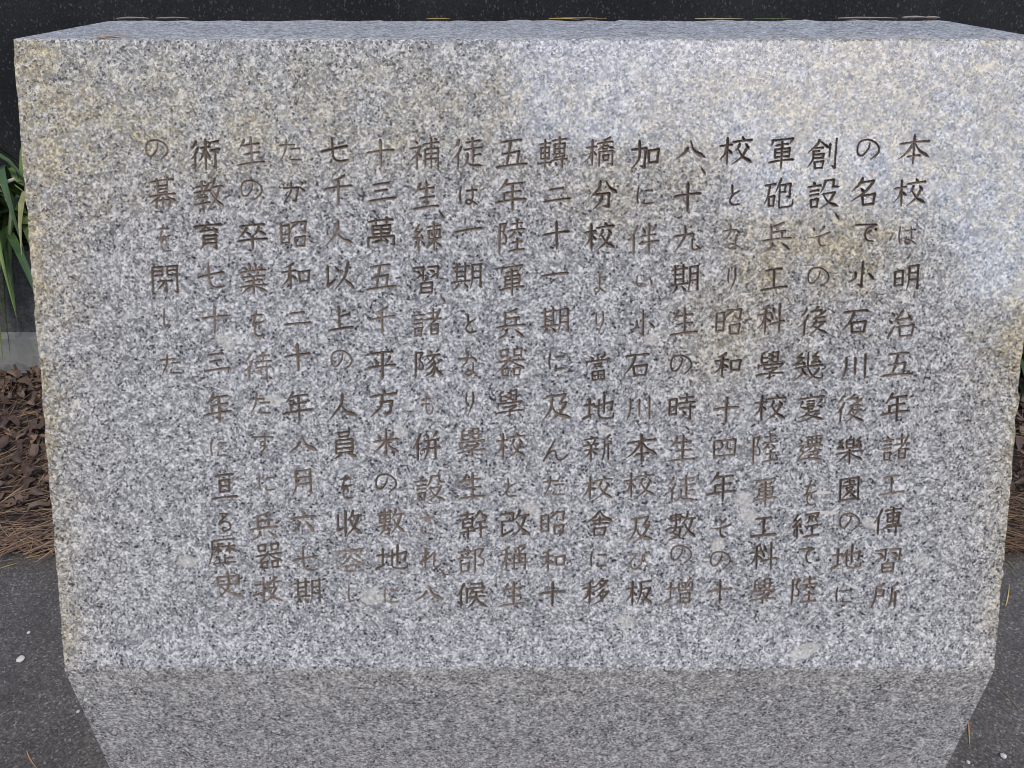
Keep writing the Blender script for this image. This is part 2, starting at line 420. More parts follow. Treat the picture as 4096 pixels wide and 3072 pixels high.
COLUMNS = [
    ("本校は明治五年諸工傳習所", "7875,922 7867,1288 7868,1665 7888,2046 7882,2455 7866,2827 7867,3221 7892,3604 7883,3957 7871,4307 7889,4693 7886,5043"),
    ("の名で小石川後樂園の地に", "7472,928 7465,1288 7502,1641 7485,2017 7454,2439 7472,2853 7451,3237 7467,3630 7488,4000 7507,4324 7501,4666 7492,5035"),
    ("創設その後幾變遷を經て陸", "7070,961 7097,1303 7077,1681 7092,2044 7076,2430 7048,2843 7084,3226 7099,3613 7119,4041 7099,4350 7124,4644 7115,4990"),
    ("軍砲兵工科學校陸軍工科學", "6712,952 6704,1309 6704,1681 6698,2051 6685,2408 6695,2836 6710,3221 6684,3616 6702,4026 6705,4362 6705,4649 6721,4998"),
    ("校となり昭和十四年その十", "6307,928 6311,1318 6305,1681 6311,2062 6301,2444 6308,2827 6308,3247 6307,3613 6290,3976 6293,4379 6305,4696 6311,5000"),
    ("八十九期生の時生徒數の增", "5911,937 5894,1327 5905,1698 5896,2051 5894,2439 5878,2836 5897,3221 5913,3613 5912,3997 5930,4360 5931,4641 5925,5000"),
    ("加に伴い小石川本校及び板", "5512,967 5512,1318 5512,1698 5529,2073 5522,2455 5480,2836 5505,3237 5534,3606 5521,3954 5540,4379 5530,4696 5544,5010"),
    ("橋分校より當地新校舎に移", "5108,943 5147,1309 5115,1674 5121,2084 5127,2444 5117,2859 5132,3230 5123,3606 5134,3985 5155,4333 5149,4678 5132,5000"),
    ("轉二十一期に及んだ昭和十", "4694,952 4732,1309 4730,1661 4719,2013 4727,2428 4739,2797 4742,3214 4736,3625 4722,3971 4718,4333 4720,4688 4718,5023"),
    ("五年陸軍兵器學校と改稱生", "4330,956 4321,1309 4330,1681 4330,2064 4321,2455 4321,2811 4309,3188 4320,3580 4320,3985 4356,4333 4346,4668 4342,5028"),
    ("徒は一期となり學生幹部候", "3939,952 3943,1318 3941,1621 3933,2028 3955,2455 3945,2827 3943,3184 3956,3554 3958,3969 3972,4343 3944,4696 3941,5035"),
    ("補生練習諸隊も併設され八", "3564,961 3566,1318 3576,1681 3554,2057 3558,2448 3573,2823 3547,3188 3541,3587 3563,3990 3534,4333 3558,4668 3546,5028"),
    ("十三萬五千平方米の敷地に", "3172,952 3177,1290 3161,1639 3152,2035 3152,2424 3147,2827 3151,3179 3163,3554 3155,3949 3194,4316 3198,4668 3183,5035"),
    ("七千人以上の人員を收容し", "2773,931 2789,1270 2782,1648 2762,2022 2776,2405 2773,2795 2775,3214 2773,3571 2780,3976 2791,4326 2802,4686 2795,5028"),
    ("たが昭和二十年八月六七期", "2374,931 2402,1290 2382,1661 2388,2022 2388,2405 2375,2756 2353,3209 2393,3580 2375,3933 2371,4316 2381,4686 2389,5000"),
    ("生の卒業を待たすに兵器技", "2025,939 2019,1275 2010,1665 2002,2053 2016,2455 2007,2846 2010,3195 2020,3564 2041,3933 1997,4353 2032,4651 2011,4983"),
    ("術教育七十三年に亘る歷史", "1623,961 1637,1316 1614,1670 1627,2030 1634,2410 1632,2809 1620,3223 1607,3606 1642,3976 1625,4316 1589,4607 1632,4938"),
    ("の幕を閉した", "1199,931 1227,1298 1217,1689 1204,2057 1192,2410 1212,2827"),
]

COMMAS = {3: [(7232, 1494)], 6: [(6027, 1106)], 12: [(3708, 1483), (3708, 2232), (3684, 4824)]}
# width and height in millimetres of characters that are not about 27 x 26.5
SIZES = {"一": (27, 24), "二": (26, 20), "三": (26, 22), "軍": (24, 29), "五": (28, 26), "校": (29, 26), "工": (25, 24), "明": (25, 26),
         "小": (27, 26), "は": (20, 19), "の": (20, 18.5), "に": (18, 18), "と": (14, 19), "り": (12, 24), "し": (10, 19), "た": (21, 20),
         "を": (17, 25), "い": (20, 15), "よ": (16, 21), "ん": (26, 23), "び": (21, 20), "な": (20, 23), "も": (14, 23), "さ": (17, 22),
         "れ": (23, 20), "る": (16, 20), "す": (23, 22), "が": (23, 19), "で": (23, 19), "そ": (21, 20), "て": (17, 19), "だ": (22, 20),
         "、": (11, 11), "本": (30, 28), "八": (29, 21), "人": (27, 25), "六": (26, 24), "川": (26, 24), "口": (18, 18), "四": (24, 20), "月": (22, 25),
         "亘": (26, 27), "地": (30, 25), "上": (24, 25), "十": (26, 25), "千": (26, 26), "生": (26, 27), "年": (29, 29), "科": (27, 27), "學": (27, 28),
         "設": (29, 27), "改": (29, 27), "史": (29, 29), "陸": (25, 29), "園": (22, 26), "和": (27, 25), "石": (26, 24), "田": (20, 20)}

KANA=set("のではにそをてとなりいびよんだたもされしがするぞ、・")
def parse(tok):
    kind=''; i=0
    while tok[i] in 'pndt~': kind+=tok[i]; i+=1
    ds=tok[i:].replace(',','')
    assert len(ds)%4==0,(tok)
    return kind,[(int(ds[k:k+2]),int(ds[k+2:k+4])) for k in range(0,len(ds),4)]
def expand(G,ch,box=(0,0,100,100)):
    out=[]
    x0,y0,x1,y1=box
    for t in G[ch].split():
        if '@' in t:
            n,b=t.split('@'); b=[float(v) for v in b.split(',')]
            bb=(x0+b[0]*(x1-x0)/100,y0+b[1]*(y1-y0)/100,x0+b[2]*(x1-x0)/100,y0+b[3]*(y1-y0)/100)
            out+=expand(G,n,bb)
        else:
            k,p=parse(t)
            out.append((k,np.array([(x0+x*(x1-x0)/100,y0+y*(y1-y0)/100) for x,y in p],float)))
    return out
def catmull(P,n=10):
    P=np.asarray(P,float)
    if len(P)==2: return np.linspace(P[0],P[1],24)
    Q=np.vstack([2*P[0]-P[1],P,2*P[-1]-P[-2]])
    o=[]
    for i in range(1,len(Q)-2):
        t=np.linspace(0,1,n,endpoint=False)[:,None]
        a,b,c,d=Q[i-1],Q[i],Q[i+1],Q[i+2]
        o.append(.5*((2*b)+(c-a)*t+(2*a-5*b+4*c-d)*t*t+(3*b-a-3*c+d)*t**3))
    o.append(P[-1:]); return np.vstack(o)
def resample(C,step=1.2):
    d=np.r_[0,np.cumsum(np.hypot(*np.diff(C,axis=0).T))]
    n=max(4,int(d[-1]/step))
    s=np.linspace(0,d[-1],n)
    return np.c_[np.interp(s,d,C[:,0]),np.interp(s,d,C[:,1])],s/max(d[-1],1e-6),d
def stroke(kind,P,kana):
    sm='~' in kind; k=kind.replace('~','')
    n=len(P)
    if sm: C=catmull(P)
    elif n==2:
        C=np.linspace(P[0],P[1],24)
        dx,dy=P[1]-P[0]
        L=np.hypot(dx,dy)
        if not k:
            if abs(dy)<.5*abs(dx) and dx>0: k='h'
            elif abs(dx)<.35*abs(dy): k='v'
            elif dx<0: k='p'
            else: k='d'
        nrm=np.array([-dy,dx])/max(L,1e-6)
        t=np.linspace(0,1,24)[:,None]
        if k=='p': C=C+nrm*(-.07*L)*4*t*(1-t)*(1)
        if k=='n': C=C+nrm*(.05*L)*4*t*(1-t)
        if k=='h': C=C+nrm*(-.025*L)*4*t*(1-t)
    else: C=P
    pts,t,d=resample(C)
    if k=='p': r=np.interp(t,[0,.08,.5,1],[.8,1.05,.8,.22])
    elif k=='n': r=np.interp(t,[0,.1,.5,.78,1],[.45,.55,.95,1.5,.2])
    elif k=='d': r=np.interp(t,[0,.3,.75,1],[.35,.85,1.25,.6])
    elif k=='t': r=np.interp(t,[0,.15,1],[.9,1.1,.25])
    elif k=='h': r=np.interp(t,[0,.1,.45,.85,.95,1],[.7,.85,.68,.85,1.08,.55])
    elif k=='v': r=np.interp(t,[0,.07,.5,.85,1],[.8,1.1,.82,.85,.5])
    elif sm: r=np.interp(t,[0,.1,.5,.9,1],[.45,.75,.72,.75,.4]) 
    else:
        r=np.full(len(t),.82)
        seg=np.hypot(*np.diff(P,axis=0).T)
        cum=np.r_[0,np.cumsum(seg)]; tot=cum[-1]
        for c in cum[1:-1]:
            r=np.maximum(r,1.12-abs(t*tot-c)/14*.3)
        last=P[-1]-P[-2]
        if last[0]<0 and seg[-1]<24:
            tt=(t*tot-cum[-2])/seg[-1]
            r=np.where(tt>0,1.1-.85*tt,r)
        else: r=r*np.interp(t,[0,.05,.93,1],[.85,1,1,.7])
    return pts,r
def glyph_samples(G,ch):
    kana=ch in KANA
    S=expand(G,ch)
    n=len(S)
    base=4.5 if not kana else 4.0
    if not kana: base=np.clip(5.1-.085*n,3.3,5.0)
    out=[]
    for kind,P in S:
        p,r=stroke(kind,P,kana)
        if not kana: p=p.copy(); p[:,1]-=.10*(p[:,0]-50)
        out.append(np.c_[p,r*base])
    return np.vstack(out)
def raster(samples,xs,ys):
    """max over samples of (r-d) on grid"""
    X,Y=np.meshgrid(xs,ys)
    best=np.full(X.shape,-1e9)
    for x,y,r in samples:
        R=r+8
        i0,i1=np.searchsorted(xs,[x-R,x+R]); j0,j1=np.searchsorted(ys,[y-R,y+R])
        if i0>=i1 or j0>=j1: continue
        s=(slice(j0,j1),slice(i0,i1))
        v=r-np.hypot(X[s]-x,Y[s]-y)
        best[s]=np.maximum(best[s],v)
    return best


# ------------------------------------------------------------------ the memorial stone
XC, W = 0.0168, 0.90
P_TOP, P_FOLD, P_REAR = (0.7037, 0.979), (0.4749, 0.448), (0.9051, 0.979)
DYZ = np.array([P_FOLD[0] - P_TOP[0], P_FOLD[1] - P_TOP[1]]); LF = float(np.hypot(*DYZ)); DYZ /= LF
NYZ = np.array([DYZ[1], -DYZ[0]])          # out of the face: towards the viewer and up
BASE = (XC, 0.69, 0.0)
NU, NV, SUB = 150, 96, 15                  # 6 mm blocks, each of 15 x 15 cells where strokes are cut
FU, FV = NU * SUB, NV * SUB
us = np.linspace(0, W, FU + 1); vs = np.linspace(0, LF, FV + 1)

def on_face(u, v, depth=0.0):
    """points of the sloping face in the stone's own space"""
    y = P_TOP[0] + DYZ[0] * v - NYZ[0] * depth
    z = P_TOP[1] + DYZ[1] * v - NYZ[1] * depth
    return np.stack([u - W / 2 + 0 * y, y - BASE[1] + 0 * u, z - BASE[2] + 0 * u], -1)

depth = np.zeros((FV + 1, FU + 1), np.float32)
owner = np.full((FV + 1, FU + 1), -1, np.int16)
chars = []                                  # (column, character)
def carve(col, ch, u0, v0):
    w, h = SIZES.get(ch, (27, 26.5))
    w *= random.uniform(0.96, 1.04); h *= random.uniform(0.96, 1.04)
    a = R(random.uniform(-1.6, 1.6))
    S = glyph_samples(GLYPHS, ch).copy()
    x, y = (S[:, 0] - 50) * w / 100, (S[:, 1] - 50) * h / 100
    r = S[:, 2] * 0.272 * STROKE * random.uniform(0.93, 1.08)
    gx, gy = x * math.cos(a) - y * math.sin(a), x * math.sin(a) + y * math.cos(a)
    smp = np.c_[gx / 1000 + u0, gy / 1000 + v0, r / 1000]
    i0, i1 = np.searchsorted(us, [smp[:, 0].min() - .004, smp[:, 0].max() + .004])
    j0, j1 = np.searchsorted(vs, [smp[:, 1].min() - .004, smp[:, 1].max() + .004])
    xs, ys = us[i0:i1], vs[j0:j1]
    best = np.full((len(ys), len(xs)), -1.0)
    X, Y = np.meshgrid(xs, ys)
    for sx, sy, sr in smp:
        m = sr + .0008
        a0, a1 = np.searchsorted(xs, [sx - m, sx + m]); b0, b1 = np.searchsorted(ys, [sy - m, sy + m])
        if a0 >= a1 or b0 >= b1: continue
        q = (slice(b0, b1), slice(a0, a1))
        best[q] = np.maximum(best[q], sr - np.hypot(X[q] - sx, Y[q] - sy))
    best += RNG.normal(0, 0.00007, best.shape)
    d = np.clip(best * 1.8, 0, 0.0021).astype(np.float32)
    k = len(chars); chars.append((col, ch))
    sub = (slice(j0, j1), slice(i0, i1))
    up = d > depth[sub]
    depth[sub] = np.where(up, d, depth[sub])
    owner[sub] = np.where(up & (d > 0), k, owner[sub])
STROKE = 0.98
for ci, (text, pos) in enumerate(COLUMNS, 1):
    for ch, p in zip(text, pos.split()):
        u, v = (int(q) / 1e4 for q in p.split(','))
        carve(ci, ch, u, v)
    for u, v in COMMAS.get(ci, []):
        carve(ci, "、", u / 1e4, v / 1e4)

# marks of the stone itself, then two thin bright streaks: (u, v, half width, half height, tilt, kind)
MARKS = [(0.6535, 0.361, .0085, .0075, .3, 'dark'), (0.6500, 0.4105, .0095, .0070, .15, 'pale'), (0.6545, 0.4255, .0100, .0060, .5, 'pale'),
         (0.7150, 0.5595, .0150, .0065, -.35, 'pale'), (0.4750, 0.617, .0090, .0065, 0, 'pale'), (0.388, 0.393, .010, .006, -.5, 'dark'),
         (0.300, 0.505, .011, .008, .2, 'pale'), (0.628, 0.455, .006, .009, .2, 'pale'), (0.541, 0.530, .009, .007, 0, 'pale'),
         (0.452, 0.420, .010, .006, .8, 'pale'), (0.213, 0.316, .008, .006, 0, 'pale'), (0.172, 0.262, .010, .006, .6, 'pale'),
         (0.330, 0.345, .007, .006, 0, 'pale'), (0.705, 0.322, .007, .005, .2, 'pale'), (0.820, 0.470, .007, .005, 0, 'pale'),
         (0.125, 0.470, .009, .006, 0, 'pale'), (0.560, 0.260, .006, .005, 0, 'pale'), (0.770, 0.4325, .008, .005, .4, 'pale'),
         (0.470, 0.500, .007, .006, 0, 'dark'), (0.520, 0.345, .007, .005, .3, 'pale'), (0.285, 0.430, .006, .004, 0, 'dark'),
         (0.7195, 0.4030, .0125, .0016, .02, 'pale'), (0.7245, 0.4225, .0145, .0016, .02, 'pale')]
def mark_field(U, V, kind):
    out = np.zeros(np.broadcast(U, V).shape, np.float32)
    for mu, mv, a, b, t, k in MARKS:
        if k != kind: continue
        du, dv = U - mu, V - mv
        x, y = du * math.cos(t) + dv * math.sin(t), -du * math.sin(t) + dv * math.cos(t)
        d = (x / a) ** 2 + (y / b) ** 2
        out = np.maximum(out, np.clip((1.25 - d) * 2.0, 0, 1) * (2.2 if b < .002 else 1.0))
    return out
def stain_field(U, V):
    """yellow-brown mineral staining of the granite"""
    g = lambda x, m, s: np.exp(-((x - m) / s) ** 2)
    h = np.clip(V / 0.578, 0, 1)
    st = 1.6 * np.exp(-U / 0.026) * (1.0 - 0.45 * h)
    st = st + 0.60 * np.exp(-U / 0.09) * g(V, 0.03, 0.20)
    st = st + 0.85 * g(V, 0.045, 0.050) * np.clip(0.35 + U * 0.9, 0, 1)
    st = st + 0.55 * g(V, 0.085, 0.06) * np.clip(1.15 - U * 1.0, 0.2, 1)
    st = st + 0.80 * np.clip((U - 0.52) / 0.25, 0, 1) * g(V, 0.05, 0.13)
    st = st + 0.80 * g(U, 0.660, 0.060) * g(V, 0.20, 0.075)
    st = st + 0.60 * g(U, 0.605, 0.045) * g(V, 0.275, 0.045)
    st = st + 0.65 * g(U, 0.53, 0.05) * g(V, 0.145, 0.035)
    st = st + 0.80 * g(U, 0.735, 0.05) * g(V, 0.17, 0.05)
    st = st + 1.7 * np.exp(-(W - U) / 0.065) * g(V, 0.0, 0.30)
    st = st + 1.15 * np.exp(-(W - U) / 0.016) * (1 - 0.30 * h)
    return np.clip(st, 0, 1.5).astype(np.float32)

# which blocks need full resolution
fine = np.zeros((NV, NU), bool)
for j in range(NV):
    for i in range(NU):
        if depth[j * SUB:(j + 1) * SUB + 1, i * SUB:(i + 1) * SUB + 1].any(): fine[j, i] = True
bu, bv = (np.arange(NU) + .5) * W / NU, (np.arange(NV) + .5) * LF / NV
for mu, mv, a, b, t, k in MARKS:
    fine |= (np.abs(bu[None, :] - mu) < a + .008) & (np.abs(bv[:, None] - mv) < a + .008)
fine[[0, -1]] = False; fine[:, [0, -1]] = False

# body: sparse use of the fine vertex grid
cellmask = np.kron(fine, np.ones((SUB, SUB), bool))
jj, ii = np.nonzero(cellmask)
corner = lambda j, i: j * (FU + 1) + i
quads_f = np.stack([corner(jj, ii), corner(jj + 1, ii), corner(jj + 1, ii + 1), corner(jj, ii + 1)], 1)
dmax = np.maximum.reduce([depth[jj, ii], depth[jj + 1, ii], depth[jj + 1, ii + 1], depth[jj, ii + 1]])
own = np.maximum.reduce([owner[jj, ii], owner[jj + 1, ii], owner[jj + 1, ii + 1], owner[jj, ii + 1]])
cut = dmax > 0
bj, bi = np.nonzero(~fine)
quads_c = np.stack([corner(bj * SUB, bi * SUB), corner((bj + 1) * SUB, bi * SUB), corner((bj + 1) * SUB, (bi + 1) * SUB), corner(bj * SUB, (bi + 1) * SUB)], 1)

UU, VV = np.meshgrid(us, vs)
face_co = on_face(UU, VV, depth).reshape(-1, 3)
# worn outer rim of the face
def rim(t, seed, amp):
    return np.array([amp * (mnoise.noise(Vector((float(q) * 55, seed, 0))) + 0.6 * mnoise.noise(Vector((float(q) * 190, seed, 3)))) for q in t])
fc = face_co.reshape(FV + 1, FU + 1, 3)
rl, rr = rim(vs, 1.3, .0015), rim(vs, 5.1, .0024)
fc[:, 0, 0] += .0010 + rl; fc[:, FU, 0] -= .0010 + rr
rt = rim(us, 8.7, .0009)
fc[0, :, 1] += DYZ[0] * (.0012 + rt); fc[0, :, 2] += DYZ[1] * (.0012 + rt)

rb = rim(us, 3.9, .0016)
fc[FV, :, 1] -= DYZ[0] * (.0026 + rb); fc[FV, :, 2] -= DYZ[1] * (.0026 + rb)

def compact(quads):
    idx, inv = np.unique(quads, return_inverse=True)
    return idx, inv.reshape(quads.shape)

body_quads = np.vstack([quads_f[~cut], quads_c])
idx, bq = compact(body_quads)
bverts = fc.reshape(-1, 3)[idx]
stain = stain_field(UU.ravel()[idx], VV.ravel()[idx])
palef = mark_field(UU.ravel()[idx], VV.ravel()[idx], 'pale')
darkf = mark_field(UU.ravel()[idx], VV.ravel()[idx], 'dark')

# the rest of the block: strips that follow the rim of the face
lookup = {int(k): n for n, k in enumerate(idx)}
V2, Q2, S2 = [], [], []
nb = len(bverts)
def add(p, s=0.0):
    V2.append(p); S2.append(s); return nb + len(V2) - 1
cols_i = [i * SUB for i in range(NU + 1)]; rows_j = [j * SUB for j in range(NV + 1)]
def strip(a, b):
    for k in range(len(a) - 1): Q2.append((a[k], b[k], b[k + 1], a[k + 1]))
topf = [lookup[corner(0, i)] for i in cols_i]
xs_ = [u - W / 2 for u in us[cols_i]]
zt, yb = P_TOP[1], BASE[1]
ts = lambda y, u: 0.55 * math.exp(-(y - P_TOP[0]) / .02) + 0.5 * math.exp(-(P_REAR[0] - y) / .02)
tw = [max(-.0004, .0009 * mnoise.noise(Vector((x * 70, 2.2, 0)))) for x in xs_]
t1 = [add((x, P_TOP[0] + .0022 + w - yb, zt + .00005), .8) for x, w in zip(xs_, tw)]
t2 = [add((x, P_TOP[0] + .02 - yb, zt + .0001), .35) for x in xs_]
t3 = [add((x, P_TOP[0] + .10 - yb, zt + .0001), .10) for x in xs_]
t4 = [add((x, P_REAR[0] - .025 - yb, zt), .25) for x in xs_]
back_wob = [.0030 * mnoise.noise(Vector((x * 40, 7.7, 0))) + .002 * mnoise.noise(Vector((x * 120, 1.7, 0))) for x in xs_]
t5 = [add((x, P_REAR[0] + w - yb, zt - .0015 + w * .5), .9) for x, w in zip(xs_, back_wob)]
t6 = [add((x, P_REAR[0] + .001 - yb, 0.0), .2) for x in xs_]
strip(t1, topf); strip(t2, t1); strip(t3, t2); strip(t4, t3); strip(t5, t4); strip(t6, t5)
botf = [lookup[corner(FV, i)] for i in cols_i]
f1 = [add((x, P_FOLD[0] + .0002 - yb, P_FOLD[1] - .0028 + .0012 * mnoise.noise(Vector((x * 60, 6.1, 0)))), .30) for x in xs_]
f2 = [add((x, P_FOLD[0] - yb, P_FOLD[1] - .06), .12) for x in xs_]
f3 = [add((x, P_FOLD[0] - yb, .20), .05) for x in xs_]
f4 = [add((x, P_FOLD[0] - yb, 0.0), .1) for x in xs_]
strip(botf, f1); strip(f1, f2); strip(f2, f3); strip(f3, f4)
for sgn, i in ((-1, 0), (1, FU)):
    lf = [lookup[corner(j, i)] for j in rows_j]
    inner = []
    for j in rows_j:
        p = fc[j, i]
        inner.append(add((sgn * (W / 2 + .0006 + .0010 * mnoise.noise(Vector((j * .05, sgn * 4, 0)))), p[1] + NYZ[0] * -.004, p[2] + NYZ[1] * -.004), .8))
    if sgn < 0: strip(inner, lf)
    else: strip(lf, inner)
    e = 0 if sgn < 0 else -1
    ring = [t1[e], t2[e], t3[e], t4[e], t5[e], t6[e], f4[e], f3[e], f2[e], f1[e]] + [lf[-1]] + inner[::-1] + [lf[0]]
    Q2.append(tuple(ring if sgn > 0 else ring[::-1]))
allv = np.vstack([bverts, np.array(V2, np.float32)])
me = bpy.data.meshes.new("memorial_stone")
polys = bq
n4 = len(polys)
q2l = [tuple(q) for q in Q2]
loops = np.concatenate([polys.ravel(), np.array([k for q in q2l for k in q])]).astype(np.int32)
tot = np.concatenate([np.full(n4, 4), np.array([len(q) for q in q2l])]).astype(np.int32)
start = np.concatenate([[0], np.cumsum(tot)[:-1]]).astype(np.int32)
me.vertices.add(len(allv)); me.vertices.foreach_set("co", allv.astype(np.float32).ravel())
me.loops.add(len(loops)); me.loops.foreach_set("vertex_index", loops)
me.polygons.add(len(tot)); me.polygons.foreach_set("loop_start", start); me.polygons.foreach_set("loop_total", tot)
me.update(calc_edges=True); me.validate()
me.materials.append(M_STONE); me.materials.append(M_HONED)
me.polygons.foreach_set("material_index", np.concatenate([np.zeros(n4), np.ones(len(q2l))]).astype(np.int32))
me.polygons.foreach_set("use_smooth", np.zeros(len(tot), bool))
for nm, arr in (("stain", stain), ("pale", palef), ("dark", darkf)):
    at = me.attributes.new(nm, 'FLOAT', 'POINT')
    extra = np.array(S2, np.float32) if nm == "stain" else np.zeros(len(V2), np.float32)
    if nm == "dark":                        # level top painted darker for its shade; lower front darkens downward
        for ring, g_ in ((t1, .25), (t2, .6), (t3, .8), (t4, .6), (f1, .2), (f2, .35), (f3, .45), (f4, .5)): extra[np.array(ring) - nb] = g_
    at.data.foreach_set("value", np.concatenate([arr, extra]).astype(np.float32))
stone = link("memorial_stone", me, None, BASE)
tag(stone, "grey granite memorial stone with sloping face carved with eighteen columns of Japanese writing", "memorial stone")

ORD = ["first", "second", "third", "fourth", "fifth", "sixth", "seventh", "eighth", "ninth", "tenth", "eleventh", "twelfth", "thirteenth",
       "fourteenth", "fifteenth", "sixteenth", "seventeenth", "last"]
cq, co = quads_f[cut], own[cut]
col_empty = {}
allco = fc.reshape(-1, 3)
for k, (ci, ch) in enumerate(chars):
    q = cq[co == k]
    if len(q) == 0: continue
    if ci not in col_empty:
        e = bpy.data.objects.new("text_column", None); e.empty_display_size = 0.02
        e.parent = stone; C.objects.link(e); col_empty[ci] = e
        e["label"] = "carved column reading " + COLUMNS[ci - 1][0]
    ix, inv = compact(q)
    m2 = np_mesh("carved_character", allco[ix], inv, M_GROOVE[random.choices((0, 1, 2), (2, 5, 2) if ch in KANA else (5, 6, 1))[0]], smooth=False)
    link("carved_character", m2, col_empty[ci])

# ------------------------------------------------------------------ ground
def sheet(name, x0, x1, y0, y1, z, mat, label=None):
    m = MB(); m.poly([(x0, y0, z), (x1, y0, z), (x1, y1, z), (x0, y1, z)])
    return tag(m.build(name, mat), kind="structure")
sheet("ground", -150, 150, -150, 150, -0.06, M_SOIL)
m = MB(); m.box(-8, 8, -9.0, 0.10, -0.055, -0.001)
tag(m.build("bounce_ground", m_noisy("pale bounce ground", (0.20, 0.20, 0.205), (0.32, 0.32, 0.325), 120)), kind="structure")  # added unseen pale ground, bounces light up onto the lower front
m = MB(); m.box(-3.2, 3.2, 0.101, 1.105, -0.055, 0.0)
tag(m.build("paving", M_PAVE), kind="structure")
# soil strip behind the paving, gently uneven
nx, ny = 120, 26
X, Y = np.meshgrid(np.linspace(-3.2, 3.2, nx), np.linspace(1.106, 1.80, ny))
Z = np.array([[.012 + .012 * mnoise.noise(Vector((x * 6, y * 6, 0))) + .006 * mnoise.noise(Vector((x * 22, y * 22, 4))) for x, y in zip(xr, yr)] for xr, yr in zip(X, Y)])
Z[0] = -0.01
vv = np.stack([X, Y, Z], -1).reshape(-1, 3)
fq = np.array([(j * nx + i, j * nx + i + 1, (j + 1) * nx + i + 1, (j + 1) * nx + i) for j in range(ny - 1) for i in range(nx - 1)])
tag(link("soil", np_mesh("soil", vv, fq, M_SOIL, smooth=True)), kind="structure")

# pine litter: brown needles and curled leaf scraps nobody could count
NEEDLE = [m_noisy("rust brown needle", (0.12, 0.068, 0.043), (0.23, 0.145, 0.092), 8), m_noisy("pale dry needle", (0.26, 0.17, 0.095), (0.40, 0.29, 0.17), 8),
          m_noisy("dark rotting leaf", (0.035, 0.022, 0.015), (0.10, 0.060, 0.040), 40), m_noisy("dull brown leaf", (0.085, 0.052, 0.036), (0.17, 0.115, 0.085), 40)]
def needle(mb, x, y, z, L, a, mi, w=.0013, tilt=None):
    t = random.uniform(-.12, .25) if tilt is None else tilt
    bend = random.uniform(-.25, .25)
    p = []
    for s in (0, .33, .66, 1):
        aa = a + bend * (s - .5)
        p.append((x + math.cos(aa) * L * (s - .5), y + math.sin(aa) * L * (s - .5), z + t * L * (s - .2) * .6 + .004))
    mb.tube(p, [w * .8, w, w, w * .35], n=3, m=mi)
mb = MB()
for k in range(11000):
    side = random.choice((-1, 1))
    x = side * random.uniform(.38, 2.3); y = 1.092 + .70 * random.random() ** 1.9
    front = y < 1.25
    a = random.gauss(0.15 if side < 0 else 2.9, .55) if front else random.uniform(0, math.pi)
    needle(mb, x, y, .012 + .014 * random.random(), random.uniform(.05, .10), a, random.choices((0, 1, 3), (7, 2, 1))[0], random.uniform(.0006, .0011))
for k in range(3000):
    side = random.choice((-1, 1))
    x = side * random.uniform(.38, 2.3); y = 1.20 + .59 * random.random() ** .75
    L = random.uniform(.018, .055); a = random.uniform(0, 6.28); w = L * random.uniform(.3, .55)
    h = random.uniform(.2, .6)
    pts = [(x + math.cos(a) * L * s, y + math.sin(a) * L * s, .018 + .02 * random.random() + h * L * (4 * s * (1 - s)) * .5) for s in (0, .25, .5, .75, 1)]
    mb.blade(pts, [w * .2, w * .8, w, w * .7, w * .08], fold=random.uniform(-.5, .7), m=random.choices((2, 3, 0), (6, 4, 1))[0])
tag(mb.build("pine_litter", NEEDLE), kind="stuff")

# ------------------------------------------------------------------ concrete planter, its soil, and the black wall behind
m = MB(); m.box(-3.2, 3.2, 1.88, 2.02, -0.05, 0.345)
planter = m.build("planter_wall", M_CONC, loc=(0, 1.9, 0))
tag(planter, "low weathered concrete planter wall behind the pine litter", "planter wall")
m = MB(); m.box(-3.2, 3.2, 1.835, 1.8795, -0.05, 0.105)
m.build("footing", m_noisy("pale worn concrete", (0.17, 0.172, 0.165), (0.36, 0.36, 0.345), 25, 0.9, (0.27, 0.27, 0.26)), planter)
m = MB(); m.poly([(-3.2, 2.021, .33), (3.2, 2.021, .33), (3.2, 2.40, .36), (-3.2, 2.40, .36)])
tag(m.build("planter_soil", M_SOIL), kind="structure")
m = MB(); m.box(-3.2, 3.2, 2.36, 2.75, 0.30, 1.62)
wall = m.build("black_granite_wall", M_BLACK, loc=(0, 2.5, 0.3))
tag(wall, "tall black polished granite wall standing behind the memorial stone", "wall")

# ------------------------------------------------------------------ plants hanging over the planter at the left, added dark clump at the right
LEAF = [m_noisy("dark green blade", (0.030, 0.060, 0.022), (0.065, 0.115, 0.040), 12, 0.45), m_noisy("mid green blade", (0.085, 0.14, 0.030), (0.15, 0.21, 0.05), 12, 0.45),
        m_noisy("yellowing blade", (0.16, 0.17, 0.06), (0.30, 0.28, 0.13), 14, 0.55), m_noisy("dry cream stem", (0.42, 0.37, 0.27), (0.58, 0.52, 0.40), 20, 0.7)]
def blade_leaf(mb, p0, az, L, rise, droop, w, mi):
    pts, ws = [], []
    for k in range(9):
        s = k / 8
        d = L * s
        pts.append((p0[0] + math.cos(az) * d * .8, p0[1] + math.sin(az) * d * .8, p0[2] + rise * math.sin(s * 2.0) - droop * s ** 2.2))
        ws.append(w * (0.45 + 1.1 * s if s < .4 else max(.03, .89 * (1 - ((s - .4) / .6) ** 1.8) + .02)))
    mb.blade(pts, ws, m=mi, fold=.35)
